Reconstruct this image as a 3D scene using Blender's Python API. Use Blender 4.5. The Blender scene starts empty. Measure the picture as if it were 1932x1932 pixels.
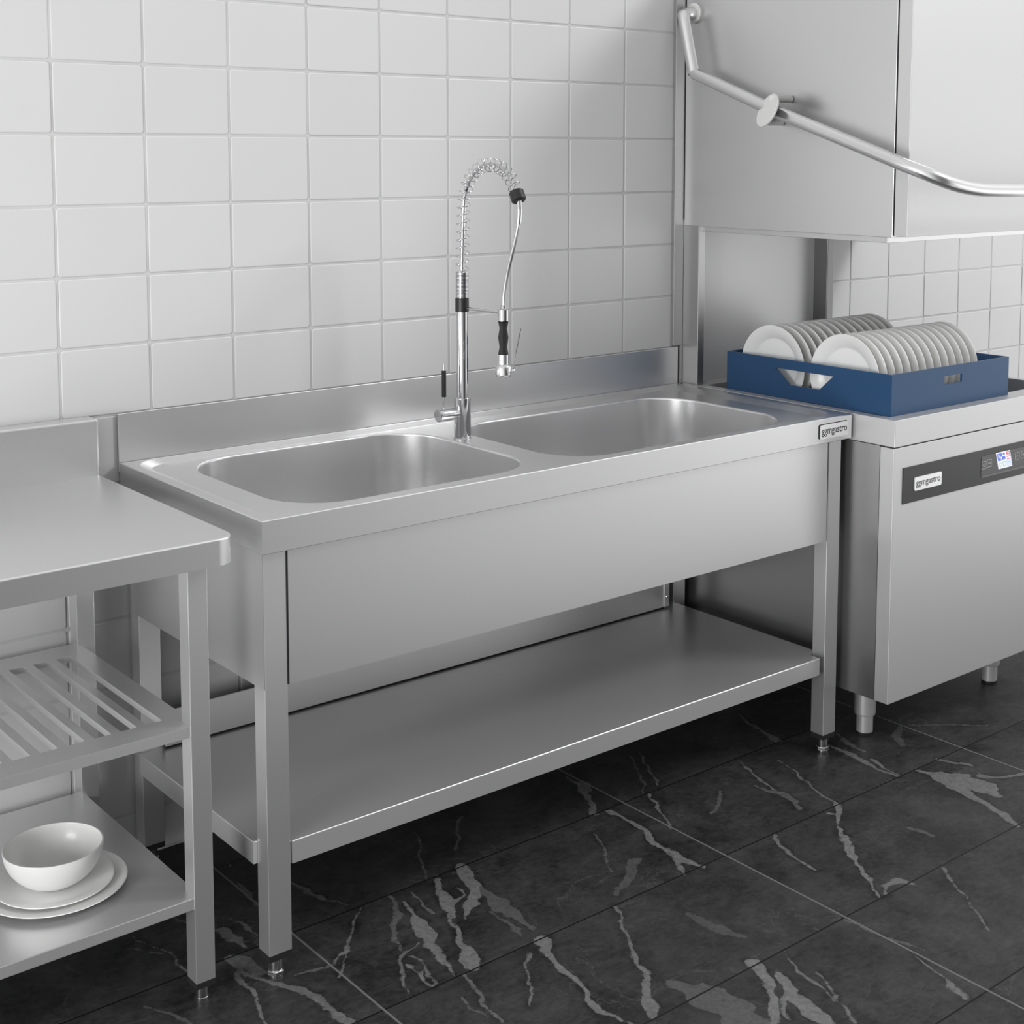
import bpy, bmesh, math, random
import numpy as np
from mathutils import Vector, Matrix
random.seed(4)
SC = bpy.context.scene
COL = SC.collection
PI = math.pi

# ------------------------------------------------------------------ materials
def mat(name):
    m = bpy.data.materials.new(name); m.use_nodes = True
    nt = m.node_tree
    return m, nt, nt.nodes['Principled BSDF']

def simple(name, col, rough=.5, metal=0., spec=.5, coat=0., noise=0.):
    m, nt, b = mat(name)
    b.inputs['Base Color'].default_value = (*col, 1)
    b.inputs['Roughness'].default_value = rough
    b.inputs['Metallic'].default_value = metal
    b.inputs['Specular IOR Level'].default_value = spec
    b.inputs['Coat Weight'].default_value = coat
    if noise:
        tc = nt.nodes.new('ShaderNodeTexCoord'); n = nt.nodes.new('ShaderNodeTexNoise')
        n.inputs['Scale'].default_value = 60
        bp = nt.nodes.new('ShaderNodeBump'); bp.inputs['Strength'].default_value = noise; bp.inputs['Distance'].default_value = .001
        nt.links.new(tc.outputs['Object'], n.inputs['Vector']); nt.links.new(n.outputs['Fac'], bp.inputs['Height'])
        nt.links.new(bp.outputs['Normal'], b.inputs['Normal'])
    return m

def steel(name, col=.6, rough=.3, stretch=(3, 3, 260), var=.025, aniso=0., metal=.9):
    """brushed stainless steel: a fine stretched noise varies the gloss"""
    m, nt, b = mat(name)
    b.inputs['Base Color'].default_value = (col, col, col * 1.005, 1)
    b.inputs['Metallic'].default_value = metal
    b.inputs['Anisotropic'].default_value = aniso
    tc = nt.nodes.new('ShaderNodeTexCoord'); mp = nt.nodes.new('ShaderNodeMapping')
    mp.inputs['Scale'].default_value = stretch
    n = nt.nodes.new('ShaderNodeTexNoise'); n.inputs['Scale'].default_value = 3; n.inputs['Detail'].default_value = 2
    r = nt.nodes.new('ShaderNodeMapRange')
    r.inputs['To Min'].default_value = rough - var; r.inputs['To Max'].default_value = rough + var
    L = nt.links.new
    L(tc.outputs['Object'], mp.inputs['Vector']); L(mp.outputs['Vector'], n.inputs['Vector'])
    L(n.outputs['Fac'], r.inputs['Value']); L(r.outputs['Result'], b.inputs['Roughness'])
    return m

M = dict(
    steel=steel('brushed_steel', .76, .36),
    leg=steel('leg_steel', .78, .34, metal=.84),
    shelf=steel('shelf_steel', .78, .32, metal=.72),
    front=steel('front_steel', .68, .50, metal=.76),
    cabinet=steel('cabinet_steel', .40, .36, metal=.95),
    casing=steel('casing_steel', .48, .38, metal=.95),
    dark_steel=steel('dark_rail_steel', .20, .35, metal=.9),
    foot=steel('foot_steel', .76, .36, metal=.6),
    steel_top=steel('satin_steel', .74, .36, metal=.92),
    steel_basin=steel('basin_steel', .80, .27, (1, 1, 1), .0, metal=.84),
    steel_body=steel('machine_steel', .72, .34, metal=.96),
    steel_panel=steel('rear_panel_steel', .86, .38, metal=.2),
    tube=steel('brushed_tube', .74, .26, (40, 4, 4), .008),
    badge=steel('badge_steel', .9, .3, (4, 4, 4), metal=.55),
    chrome=simple('chrome', (.60, .60, .61), .06, 1),
    satin_chrome=simple('satin_chrome', (.72, .72, .72), .2, 1),
    black=simple('black_plastic', (.012, .012, .013), .38),
    rubber=simple('black_rubber', (.012, .012, .012), .6),
    cavity=simple('dark_cavity', (.03, .03, .032), .5),
    gap=simple('gap_black', (.004, .004, .004), .8),
    panel=simple('black_panel', (.028, .028, .029), .35),
    glass=simple('display_glass', (.075, .075, .078), .2),
    icon=simple('icon_print', (.42, .42, .43), .5),
    porcelain=simple('porcelain', (.91, .91, .90), .30, coat=.15),
    blue=simple('blue_plastic', (.024, .075, .175), .36, spec=.3, noise=.03),
    white_plastic=simple('white_plastic', (.72, .72, .71), .4),
    ink=simple('ink', (.02, .02, .02), .5),
    grey_ink=simple('grey_ink', (.12, .12, .12), .5),
)

def emit(name, col, s):
    m, nt, b = mat(name)
    b.inputs['Base Color'].default_value = (*col, 1)
    b.inputs['Emission Color'].default_value = (*col, 1)
    b.inputs['Emission Strength'].default_value = s
    b.inputs['Roughness'].default_value = .3
    return m
SCR = [emit('screen_white', (.75, .77, .82), .45), emit('screen_blue', (.10, .16, .62), .45), emit('screen_red', (.62, .14, .16), .45),
       emit('screen_green', (.30, .48, .36), .45), emit('screen_sky', (.50, .62, .82), .45)]

# ------------------------------------------------------------------ mesh helpers
def obj(name, bm, m, parent=None, smooth=None, loc=None):
    """link a bmesh given in world coordinates as ONE mesh object"""
    root = parent
    off = Vector(loc) if loc is not None else Vector((0, 0, 0))
    while root is not None:
        off = off + root.location if loc is None else off
        root = root.parent
    bmesh.ops.recalc_face_normals(bm, faces=bm.faces[:])
    bm.transform(Matrix.Translation(-off))
    me = bpy.data.meshes.new(name); bm.to_mesh(me); bm.free()
    for mm in (m if isinstance(m, (list, tuple)) else [m]): me.materials.append(mm)
    if smooth:
        me.polygons.foreach_set('use_smooth', [True] * len(me.polygons))
        me.set_sharp_from_angle(angle=math.radians(smooth))
    o = bpy.data.objects.new(name, me); COL.objects.link(o)
    if smooth:
        wn = o.modifiers.new('weighted_normals', 'WEIGHTED_NORMAL'); wn.keep_sharp = True; wn.weight = 100
    if parent is not None: o.parent = parent
    elif loc is not None: o.location = loc
    return o

def thing(name, label, cat, loc, group=None):
    o = bpy.data.objects.new(name, None); COL.objects.link(o)
    o.empty_display_size = .05; o.location = loc
    o['label'] = label; o['category'] = cat
    if group: o['group'] = group
    return o

def B(bm, x0, x1, y0, y1, z0, z1, bev=0., seg=2):
    vs = [bm.verts.new((x, y, z)) for x in (x0, x1) for y in (y0, y1) for z in (z0, z1)]
    fs = [(0, 1, 3, 2), (4, 6, 7, 5), (0, 4, 5, 1), (2, 3, 7, 6), (0, 2, 6, 4), (1, 5, 7, 3)]
    F = [bm.faces.new([vs[i] for i in f]) for f in fs]
    bmesh.ops.recalc_face_normals(bm, faces=F)
    if bev:
        es = list({e for f in F for e in f.edges})
        bmesh.ops.bevel(bm, geom=es, offset=bev, segments=seg, profile=.5, affect='EDGES')
    return bm

def box(*a, **k): return B(bmesh.new(), *a, **k)

def frame_of(d):
    d = Vector(d).normalized()
    u = d.cross(Vector((0, 0, 1)))
    if u.length < 1e-4: u = d.cross(Vector((0, 1, 0)))
    u.normalize(); return u, d.cross(u).normalized()

def lathe(bm, prof, base, axis=(0, 0, 1), n=40, cap=True):
    """prof: (radius, height along axis) list"""
    axis = Vector(axis).normalized(); u, v = frame_of(axis); base = Vector(base)
    rings = []
    for r, h in prof:
        if r < 1e-6: rings.append([bm.verts.new(base + axis * h)])
        else: rings.append([bm.verts.new(base + axis * h + (u * math.cos(t) + v * math.sin(t)) * r) for t in (2 * PI * i / n for i in range(n))])
    for a, b in zip(rings, rings[1:]):
        for i in range(n):
            j = (i + 1) % n
            if len(a) == 1 and len(b) == 1: continue
            if len(a) == 1: bm.faces.new((a[0], b[i], b[j]))
            elif len(b) == 1: bm.faces.new((a[i], b[0], a[j]))
            else: bm.faces.new((a[i], b[i], b[j], a[j]))
    if cap:
        for r in (rings[0], rings[-1]):
            if len(r) > 2: bm.faces.new(r)
    return bm

def cyl(bm, p0, p1, r, n=24, ch=0., r1=None):
    p0 = Vector(p0); p1 = Vector(p1); L = (p1 - p0).length; r1 = r if r1 is None else r1
    pr = [(r, 0), (r1, L)] if not ch else [(r - ch, 0), (r, ch), (r1, L - ch), (r1 - ch, L)]
    return lathe(bm, pr, p0, p1 - p0, n)

def tube(bm, pts, r, n=12, cap=True):
    pts = [Vector(p) for p in pts]; rings = []; u = None
    for i, p in enumerate(pts):
        t = (pts[min(i + 1, len(pts) - 1)] - pts[max(i - 1, 0)]).normalized()
        if u is None: u, _ = frame_of(t)
        u = (u - t * u.dot(t)).normalized(); v = t.cross(u)
        rr = r[i] if isinstance(r, (list, tuple)) else r
        rings.append([bm.verts.new(p + (u * math.cos(a) + v * math.sin(a)) * rr) for a in (2 * PI * k / n for k in range(n))])
    for a, b in zip(rings, rings[1:]):
        for k in range(n): bm.faces.new((a[k], b[k], b[(k + 1) % n], a[(k + 1) % n]))
    if cap: bm.faces.new(rings[0]); bm.faces.new(rings[-1][::-1])
    return bm

def smooth_path(P, per=10):
    P = [Vector(p) for p in P]; Q = [P[0] * 2 - P[1]] + P + [P[-1] * 2 - P[-2]]; out = []
    for i in range(1, len(Q) - 2):
        a, b, c, d = Q[i - 1:i + 3]
        for k in range(per):
            t = k / per
            out.append(.5 * ((2 * b) + (c - a) * t + (2 * a - 5 * b + 4 * c - d) * t * t + (3 * b - 3 * c + d - a) * t ** 3))
    return out + [P[-1]]

def rr(x0, x1, y0, y1, r, n=10):
    out = []
    for cx, cy, a0 in ((x1 - r, y1 - r, 0), (x0 + r, y1 - r, 90), (x0 + r, y0 + r, 180), (x1 - r, y0 + r, 270)):
        for k in range(n + 1):
            a = math.radians(a0 + 90 * k / n); out.append((cx + r * math.cos(a), cy + r * math.sin(a)))
    return out

def loop(bm, pts, z): return [bm.verts.new((x, y, z)) for x, y in pts]

def bridge(bm, a, b):
    n = len(a)
    for i in range(n): bm.faces.new((a[i], a[(i + 1) % n], b[(i + 1) % n], b[i]))

def loop_edges(bm, l):
    out = []
    for i in range(len(l)):
        e = bm.edges.get((l[i], l[(i + 1) % len(l)]))
        out.append(e or bm.edges.new((l[i], l[(i + 1) % len(l)])))
    return out

def fill(bm, *loops):
    es = []
    for l in loops: es += loop_edges(bm, l)
    bmesh.ops.triangle_fill(bm, use_beauty=True, use_dissolve=False, edges=es)

def holed(outer, holes, to3d, t, d):
    """flat panel with holes, extruded by t along d"""
    bm = bmesh.new()
    ls = [[bm.verts.new(to3d(*p)) for p in l] for l in [outer] + holes]
    fill(bm, *ls)
    g = bmesh.ops.extrude_face_region(bm, geom=bm.faces[:])
    vs = [e for e in g['geom'] if isinstance(e, bmesh.types.BMVert)]
    bmesh.ops.translate(bm, verts=vs, vec=Vector(d) * t)
    return bm

def text_bm(s, x0, x1, zc, h, y, bold=0., thick=.0004):
    """lettering on a plane facing -Y, fitted between x0 and x1"""
    cu = bpy.data.curves.new('lettering', 'FONT'); cu.body = s; cu.size = 1; cu.offset = bold; cu.resolution_u = 4
    o = bpy.data.objects.new('lettering', cu); COL.objects.link(o)
    bpy.context.view_layer.update()
    me = bpy.data.meshes.new_from_object(o.evaluated_get(bpy.context.evaluated_depsgraph_get()))
    bpy.data.objects.remove(o); bpy.data.curves.remove(cu)
    bm = bmesh.new(); bm.from_mesh(me); bpy.data.meshes.remove(me)
    xs = [v.co.x for v in bm.verts]; ys = [v.co.y for v in bm.verts]
    a, b, c, d = min(xs), max(xs), min(ys), max(ys)
    for v in bm.verts:
        v.co = Vector((x0 + (v.co.x - a) / (b - a) * (x1 - x0), y, zc + ((v.co.y - c) / (d - c) - .5) * h))
    g = bmesh.ops.extrude_face_region(bm, geom=bm.faces[:])
    bmesh.ops.translate(bm, verts=[e for e in g['geom'] if isinstance(e, bmesh.types.BMVert)], vec=(0, -thick, 0))
    return bm

# ------------------------------------------------------------------ camera
CAM = [2705.90552, 1042.44721, 544.73213, .69598, -.09695, .00246, -1.16638, -2.17499, 1.48906]
def make_camera():
    f, cx, cy, yaw, pitch, roll, X, Y, Z = CAM
    fw = Vector((math.sin(yaw) * math.cos(pitch), math.cos(yaw) * math.cos(pitch), math.sin(pitch)))
    r = Vector((math.cos(yaw), -math.sin(yaw), 0)); u = r.cross(fw)
    r2 = r * math.cos(roll) + u * math.sin(roll); u2 = u * math.cos(roll) - r * math.sin(roll)
    cd = bpy.data.cameras.new('camera'); cam = bpy.data.objects.new('camera', cd); COL.objects.link(cam)
    mw = Matrix((r2, u2, -fw)).transposed().to_4x4(); mw.translation = (X, Y, Z); cam.matrix_world = mw
    cd.sensor_width = 36; cd.sensor_fit = 'HORIZONTAL'; cd.lens = f / 1932 * 36
    cd.shift_x = (966 - cx) / 1932; cd.shift_y = (cy - 966) / 1932
    cd.clip_start = .05; cd.clip_end = 60
    SC.camera = cam
    return (r2, -u2, fw), Vector((X, Y, Z))
AX, CO = make_camera()
def floor_pt(px, py):
    """where the ray of a photograph pixel meets the floor: used once to lay out the marble veins"""
    f, cx, cy = CAM[:3]
    d = AX[0] * ((px - cx) / f) + AX[1] * ((py - cy) / f) + AX[2]
    t = -CO.z / d.z
    return (CO.x + d.x * t, CO.y + d.y * t)

# ------------------------------------------------------------------ setting: tiled wall
WY = .607
def tile_materials():
    m, nt, b = mat('wall_tile_glaze')
    b.inputs['Roughness'].default_value = .32; b.inputs['Specular IOR Level'].default_value = .45
    geo = nt.nodes.new('ShaderNodeNewGeometry'); n = nt.nodes.new('ShaderNodeTexNoise'); n.inputs['Scale'].default_value = 5
    tc = nt.nodes.new('ShaderNodeTexCoord')
    rp = nt.nodes.new('ShaderNodeMix'); rp.data_type = 'RGBA'
    rp.inputs['A'].default_value = (.755, .755, .755, 1); rp.inputs['B'].default_value = (.79, .79, .79, 1)
    mx = nt.nodes.new('ShaderNodeMath'); mx.operation = 'MULTIPLY_ADD'; mx.inputs[1].default_value = .6
    L = nt.links.new
    L(tc.outputs['Object'], n.inputs['Vector'])
    L(geo.outputs['Random Per Island'], mx.inputs[0]); L(n.outputs['Fac'], mx.inputs[2])
    L(mx.outputs[0], rp.inputs['Factor']); L(rp.outputs['Result'], b.inputs['Base Color'])
    bp = nt.nodes.new('ShaderNodeBump'); bp.inputs['Strength'].default_value = .05; bp.inputs['Distance'].default_value = .004
    n2 = nt.nodes.new('ShaderNodeTexNoise'); n2.inputs['Scale'].default_value = 14
    L(tc.outputs['Object'], n2.inputs['Vector']); L(n2.outputs['Fac'], bp.inputs['Height']); L(bp.outputs['Normal'], b.inputs['Normal'])
    g = simple('tile_grout', (.70, .70, .70), .9, noise=.2)
    return m, g
def build_wall():
    tile, grout = tile_materials()
    bm = bmesh.new(); B(bm, -2.6, 5.2, WY, WY + .12, 0, 2.6)
    for f in bm.faces: f.material_index = 1
    sw, s, X0, Z0, gp = .18925, .14175, -.1131, 1.7995, .0048
    k0, k1 = int((-2.55 - X0) / sw), int((5.15 - X0) / sw)
    for i in range(k0, k1):
        for j in range(-5, 13):
            xa, xb = X0 + i * sw, X0 + (i + 1) * sw
            zb = Z0 - j * s; za = zb - s
            if za < 0: za = 0.003
            if zb - za < .02 or zb > 2.58: continue
            h = gp / 2
            dy = random.uniform(0, .0005)
            o = rr(xa + h, xb - h, za + h, zb - h, .006, 3)
            o2 = rr(xa + h + .0013, xb - h - .0013, za + h + .0013, zb - h - .0013, .005, 3)
            o3 = rr(xa + h + .0026, xb - h - .0026, za + h + .0026, zb - h - .0026, .005, 3)
            tx, tz = random.gauss(0, .0018), random.gauss(0, .0018)
            cx, cz = (xa + xb) / 2, (za + zb) / 2
            R = []
            for l, d in ((o, .0003), (o2, .0011), (o3, .0014)):
                R.append([bm.verts.new((x, WY - d - dy - tx * (x - cx) - tz * (z - cz) - (.0002 if d > .001 else 0), z)) for x, z in l])
            bridge(bm, R[0], R[1]); bridge(bm, R[1], R[2]); bm.faces.new(R[2])
    o = obj('wall_back', bm, [tile, grout], smooth=50)
    o['kind'] = 'structure'
    return o
build_wall()

# ------------------------------------------------------------------ setting: slate floor
ZA = lambda x, y: (560 + x * .33126, 1380 + y * .33126)
ZB = lambda x, y: (1100 + x * .43064, 1300 + y * .43064)
ZC = lambda x, y: (x * .37897, 1200 + y * .37897)
VEINS = [  # (zoom, points, widths in zoom pixels, strength)
 (ZA, [(960,775),(990,840),(1008,910),(985,990),(960,1070)], [70,70,70,60,25], 1),
 (ZA, [(800,840),(830,940),(870,1000),(900,1060)], [40,55,60,40], 1),
 (ZA, [(900,880),(950,930),(880,1000)], [20,40,50], 1),
 (ZA, [(870,1050),(912,1120),(932,1200),(985,1265),(1020,1325)], [25,30,45,80,60], 1),
 (ZA, [(605,960),(645,1020),(700,1110),(735,1160),(750,1215),(830,1270),(880,1330),(905,1385)], [8,25,70,85,45,40,30,8], 1),
 (ZA, [(545,935),(560,1020),(570,1110),(590,1240)], [25,35,28,12], .5),
 (ZA, [(690,1190),(680,1215),(620,1240),(605,1310),(640,1400),(655,1490)], [16,14,16,12,10,6], .8),
 (ZA, [(650,1270),(730,1320),(780,1380),(800,1430)], [9]*4, .8),
 (ZA, [(650,1340),(720,1380),(780,1445)], [10,16,12], .9),
 (ZA, [(740,1380),(765,1440)], [25,10], .9),
 (ZA, [(640,905),(700,970),(760,1035)], [8,10,6], .7),
 (ZA, [(365,1000),(320,1130),(245,1375)], [10,9,7], .8),
 (ZA, [(280,1270),(235,1290),(200,1330)], [12,16,14], .9),
 (ZA, [(200,1330),(100,1355),(0,1372)], [6,6,6], .6),
 (ZA, [(0,870),(90,920),(190,960),(285,990)], [9,9,8,5], .5),
 (ZA, [(708,560),(722,700),(740,840)], [9,11,9], .6),
 (ZA, [(972,390),(930,540),(895,675)], [8,8,10], .6),
 (ZA, [(1020,860),(1100,940),(1160,1010),(1250,1070),(1325,1120)], [10,40,90,75,30], .42),
 (ZA, [(1110,1040),(1200,1110),(1280,1165)], [20,20,20], .4),
 (ZA, [(1388,1185),(1440,1270),(1500,1360),(1600,1430),(1700,1540),(1800,1620),(1932,1690)], [45,48,38,34,32,26,20], 1),
 (ZA, [(1350,1265),(1305,1350),(1315,1450),(1330,1560)], [10,13,10,10], .8),
 (ZA, [(968,1380),(1010,1440),(1050,1530),(1100,1600),(1160,1670)], [30,20,20,26,26], .75),
 (ZA, [(940,1510),(990,1580),(1080,1630)], [20,30,20], .5),
 (ZA, [(1815,1010),(1860,1120),(1900,1230),(1928,1345)], [7,11,14,14], .8),
 (ZA, [(1460,212),(1540,260),(1610,310),(1650,370),(1690,465)], [10,14,20,36,26], .75),
 (ZA, [(1640,300),(1665,340)], [40,20], .6),
 (ZA, [(1700,570),(1750,680),(1782,795)], [9,10,7], .45),
 (ZA, [(0,1475),(100,1525),(200,1585),(270,1640),(320,1690)], [35,45,45,50,50], .85),
 (ZB, [(108,535),(170,570),(280,630),(350,690),(430,745),(518,775)], [16,20,24,28,30,16], .95),
 (ZB, [(370,710),(410,760),(445,807)], [20,18,16], .9),
 (ZB, [(140,950),(170,1040),(210,1140),(240,1220),(275,1320),(310,1430)], [8,10,14,24,30,55], .9),
 (ZB, [(215,245),(260,310),(317,412)], [6,7,6], .7),
 (ZB, [(180,255),(240,350),(275,455)], [5,6,5], .5),
 (ZB, [(300,460),(340,530),(377,602)], [8,9,8], .85),
 (ZB, [(680,315),(760,380),(850,443)], [8,11,8], .8),
 (ZB, [(760,425),(870,462),(930,488),(942,520)], [10,18,20,12], .5),
 (ZB, [(840,310),(960,390),(1115,502)], [7,7,6], .75),
 (ZB, [(1118,507),(1112,600),(1150,690),(1210,770),(1260,840),(1302,908)], [18,22,24,22,16,12], 1),
 (ZB, [(1070,545),(1115,560)], [20,16], .8),
 (ZB, [(837,635),(870,690),(930,740),(1010,795)], [10,16,12,8], .85),
 (ZB, [(1315,862),(1360,842),(1425,850)], [12,22,16], .85),
 (ZB, [(1322,860),(1338,895)], [10,12], .8),
 (ZB, [(1080,240),(1150,280),(1230,320),(1300,355),(1382,387)], [10,22,30,20,12], .8),
 (ZB, [(1270,310),(1330,350),(1380,377)], [24,10,8], .8),
 (ZB, [(1465,362),(1560,385),(1650,410),(1750,428),(1825,462)], [20,60,85,70,20], .85),
 (ZB, [(1650,430),(1740,490),(1850,550),(1915,597)], [50,30,26,20], .85),
 (ZB, [(1560,310),(1640,325),(1700,335)], [14,22,14], .7),
 (ZB, [(1735,380),(1800,387),(1860,383),(1932,365)], [20,9,9,14], .7),
 (ZB, [(1570,780),(1640,880),(1700,950),(1767,1055)], [7,7,6,6], .75),
 (ZB, [(1150,1000),(1300,1070),(1500,1140)], [5,6,5], .5),
 (ZB, [(1470,1160),(1530,1220),(1620,1310),(1695,1367)], [8,12,16,10], .85),
 (ZB, [(745,1212),(800,1260),(840,1340),(860,1440),(840,1468)], [50,34,34,40,40], 1),
 (ZB, [(860,1255),(900,1290),(930,1350),(1020,1410),(1100,1468)], [16,40,44,70,30], 1),
 (ZB, [(900,1290),(890,1390),(920,1455)], [20,18,14], .9),
 (ZB, [(890,1150),(960,1250),(1080,1350),(1105,1368)], [8,8,8,8], .85),
 (ZB, [(1040,1240),(1100,1350),(1150,1400),(1200,1468)], [7,7,8,8], .8),
 (ZB, [(380,1300),(520,1340),(620,1400),(760,1468)], [60,100,130,130], .42),
 (ZB, [(1430,160),(1600,155),(1770,166)], [5,6,5], .5),
 (ZB, [(650,90),(750,170),(860,228)], [10,18,26], .6),
 (ZB, [(590,440),(602,520),(570,548)], [10,11,12], .45),
 (ZB, [(470,985),(560,1040),(700,1085)], [40,50,25], .3),
 (ZB, [(222,750),(200,830),(150,905)], [40,40,16], .35),
 (ZB, [(1105,198),(1190,250),(1245,275)], [10,14,8], .6),
 (ZB, [(1450,610),(1500,630),(1545,650)], [14,28,12], .4),
 (ZB, [(1380,160),(1370,200),(1400,250)], [16,30,14], .35),
 (ZC, [(1130,1140),(1180,1200),(1230,1270),(1282,1335)], [20,30,24,20], .55),
 (ZC, [(1080,1170),(1180,1250),(1282,1337)], [9,10,10], .7),
 (ZC, [(1460,1220),(1550,1270),(1640,1312)], [8,9,8], .7),
 (ZC, [(1080,1465),(1150,1505),(1225,1545)], [55,50,25], .75),
 (ZC, [(1120,1418),(1220,1450),(1285,1492)], [16,18,14], .8),
 (ZC, [(1150,1610),(1210,1630),(1290,1675)], [60,85,50], .6),
 (ZC, [(1200,1680),(1330,1720),(1450,1755),(1560,1795),(1640,1855)], [20,30,45,50,50], .7),
 (ZC, [(1190,1690),(1240,1760),(1300,1860),(1335,1932)], [24,18,16,14], .8),
 (ZC, [(630,1470),(740,1530),(830,1590),(925,1685)], [7,9,11,9], .75),
 (ZC, [(640,1550),(700,1570),(790,1592)], [9,8,5], .55),
 (ZC, [(700,1850),(850,1880),(965,1928)], [10,18,14], .4),
 (ZC, [(860,1400),(930,1415)], [30,20], .45),
]
def build_floor():
    # dense patch carries the marble veining as a per-vertex distance, the rest is plain
    xs = np.concatenate([[-2.4, -1.2], np.arange(-.56, 2.45, .0036), [3.0, 4.2]])
    ys = np.concatenate([[-1.2, -1.05], np.arange(-.95, .32, .0036), [.45, WY + .1]])
    X, Y = np.meshgrid(xs, ys, indexing='ij')
    rng = np.random.default_rng(11)
    def vnoise(scale):
        g = rng.uniform(-1, 1, (512, 512)); u, v = (X + 4) / scale, (Y + 6) / scale
        i, j = np.floor(u).astype(int), np.floor(v).astype(int); fu, fv = u - i, v - j
        fu, fv = fu * fu * (3 - 2 * fu), fv * fv * (3 - 2 * fv); i %= 511; j %= 511
        return (g[i, j] * (1 - fu) + g[i + 1, j] * fu) * (1 - fv) + (g[i, j + 1] * (1 - fu) + g[i + 1, j + 1] * fu) * fv
    def warp(): return .0085 * vnoise(.070) + .0055 * vnoise(.030) + .0030 * vnoise(.0135)
    XW, YW = X + warp(), Y + warp()
    swell = 1 + .45 * vnoise(.045) + .3 * vnoise(.018)
    best = np.full(X.shape, -.03); stren = np.zeros(X.shape)
    for fz, pts, ws, st in VEINS:
        w = [floor_pt(*fz(*p)) for p in pts]
        hw = []
        for p, ww in zip(pts, ws):
            a, b, c, d = (floor_pt(*fz(p[0] + ww * dx / 2, p[1] + ww * dy / 2)) for dx, dy in ((-.9, .45), (.9, -.45), (0, 0), (0, 0)))
            hw.append(max(.0023, .5 * math.hypot(a[0] - b[0], a[1] - b[1]) * (1.0 if ww >= 35 else .85)))
        for (p, q, ha, hb) in zip(w, w[1:], hw, hw[1:]):
            mg = max(ha, hb) + .03
            i0, i1 = np.searchsorted(xs, [min(p[0], q[0]) - mg, max(p[0], q[0]) + mg])
            j0, j1 = np.searchsorted(ys, [min(p[1], q[1]) - mg, max(p[1], q[1]) + mg])
            if i1 <= i0 or j1 <= j0: continue
            sx, sy = XW[i0:i1, j0:j1], YW[i0:i1, j0:j1]
            dx, dy = q[0] - p[0], q[1] - p[1]
            t = np.clip(((sx - p[0]) * dx + (sy - p[1]) * dy) / (dx * dx + dy * dy + 1e-12), 0, 1)
            d = np.hypot(sx - p[0] - t * dx, sy - p[1] - t * dy)
            v = (ha + (hb - ha) * t) * swell[i0:i1, j0:j1] - d
            bb = best[i0:i1, j0:j1]; ss = stren[i0:i1, j0:j1]
            up = v > bb
            bb[up] = v[up]; ss[up] = st
    nx, ny = len(xs), len(ys)
    co = np.stack([X, Y, np.zeros_like(X)], -1).reshape(-1, 3)
    I, J = np.meshgrid(np.arange(nx - 1), np.arange(ny - 1), indexing='ij')
    a = (I * ny + J).ravel(); quads = np.stack([a, a + ny, a + ny + 1, a + 1], 1)
    me = bpy.data.meshes.new('floor')
    me.vertices.add(len(co)); me.vertices.foreach_set('co', co.ravel())
    me.loops.add(quads.size); me.loops.foreach_set('vertex_index', quads.ravel())
    me.polygons.add(len(quads)); me.polygons.foreach_set('loop_start', np.arange(0, quads.size, 4))
    me.update(calc_edges=True)
    for nm, arr in (('vein_distance', best), ('vein_strength', stren)):
        at = me.attributes.new(nm, 'FLOAT', 'POINT'); at.data.foreach_set('value', arr.ravel().astype(np.float32))
    # material
    m, nt, b = mat('black_slate_tile'); N = nt.nodes.new; L = nt.links.new
    tc = N('ShaderNodeTexCoord'); sep = N('ShaderNodeSeparateXYZ'); L(tc.outputs['Object'], sep.inputs[0])
    def mth(op, a, b_=None, c=None):
        n = N('ShaderNodeMath'); n.operation = op
        for i, v in enumerate((a, b_, c)):
            if v is None: continue
            if isinstance(v, (int, float)): n.inputs[i].default_value = v
            else: L(v, n.inputs[i])
        return n.outputs[0]
    def noise(scale, detail=4, rough=.6, vec=None, dist=0.):
        n = N('ShaderNodeTexNoise'); n.inputs['Scale'].default_value = scale; n.inputs['Detail'].default_value = detail
        n.inputs['Roughness'].default_value = rough; n.inputs['Distortion'].default_value = dist
        L(vec or tc.outputs['Object'], n.inputs['Vector']); return n.outputs['Fac']
    def ramp(v, a, b_, lo=0., hi=1.):
        n = N('ShaderNodeMapRange'); n.inputs['From Min'].default_value = a; n.inputs['From Max'].default_value = b_
        n.inputs['To Min'].default_value = lo; n.inputs['To Max'].default_value = hi
        L(v, n.inputs['Value']); return n.outputs['Result']
    TX, TY = .8597, .3185
    def edge(v, off, size):
        t = mth('DIVIDE', mth('SUBTRACT', v, off), size)
        fr = mth('FRACT', t)
        return mth('MULTIPLY', mth('MINIMUM', fr, mth('SUBTRACT', 1, fr)), size), mth('FLOOR', t)
    dX, iX = edge(sep.outputs['X'], .1237 - 10 * TX, TX)
    dY, iY = edge(sep.outputs['Y'], .1397 - 10 * TY, TY)
    cmb = N('ShaderNodeCombineXYZ'); L(iX, cmb.inputs[0]); L(iY, cmb.inputs[1])
    wn = N('ShaderNodeTexWhiteNoise'); L(cmb.outputs[0], wn.inputs['Vector'])
    # base mottling
    off = N('ShaderNodeVectorMath'); off.operation = 'MULTIPLY_ADD'; L(wn.outputs['Color'], off.inputs[0]); off.inputs[1].default_value = (7, 7, 7); L(tc.outputs['Object'], off.inputs[2])
    big = noise(6.5, 9, .68, off.outputs[0], .5); fine = noise(70, 6, .75, off.outputs[0])
    mp = N('ShaderNodeMapping'); mp.inputs['Scale'].default_value = (1, 2.6, 1); mp.inputs['Rotation'].default_value = (0, 0, .5); L(off.outputs[0], mp.inputs['Vector'])
    str_ = noise(30, 8, .72, mp.outputs[0], .6)
    mix = mth('ADD', mth('MULTIPLY', big, .5), mth('ADD', mth('MULTIPLY', fine, .25), mth('MULTIPLY', str_, .25)))
    cr = N('ShaderNodeValToRGB'); L(mix, cr.inputs[0])
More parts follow.
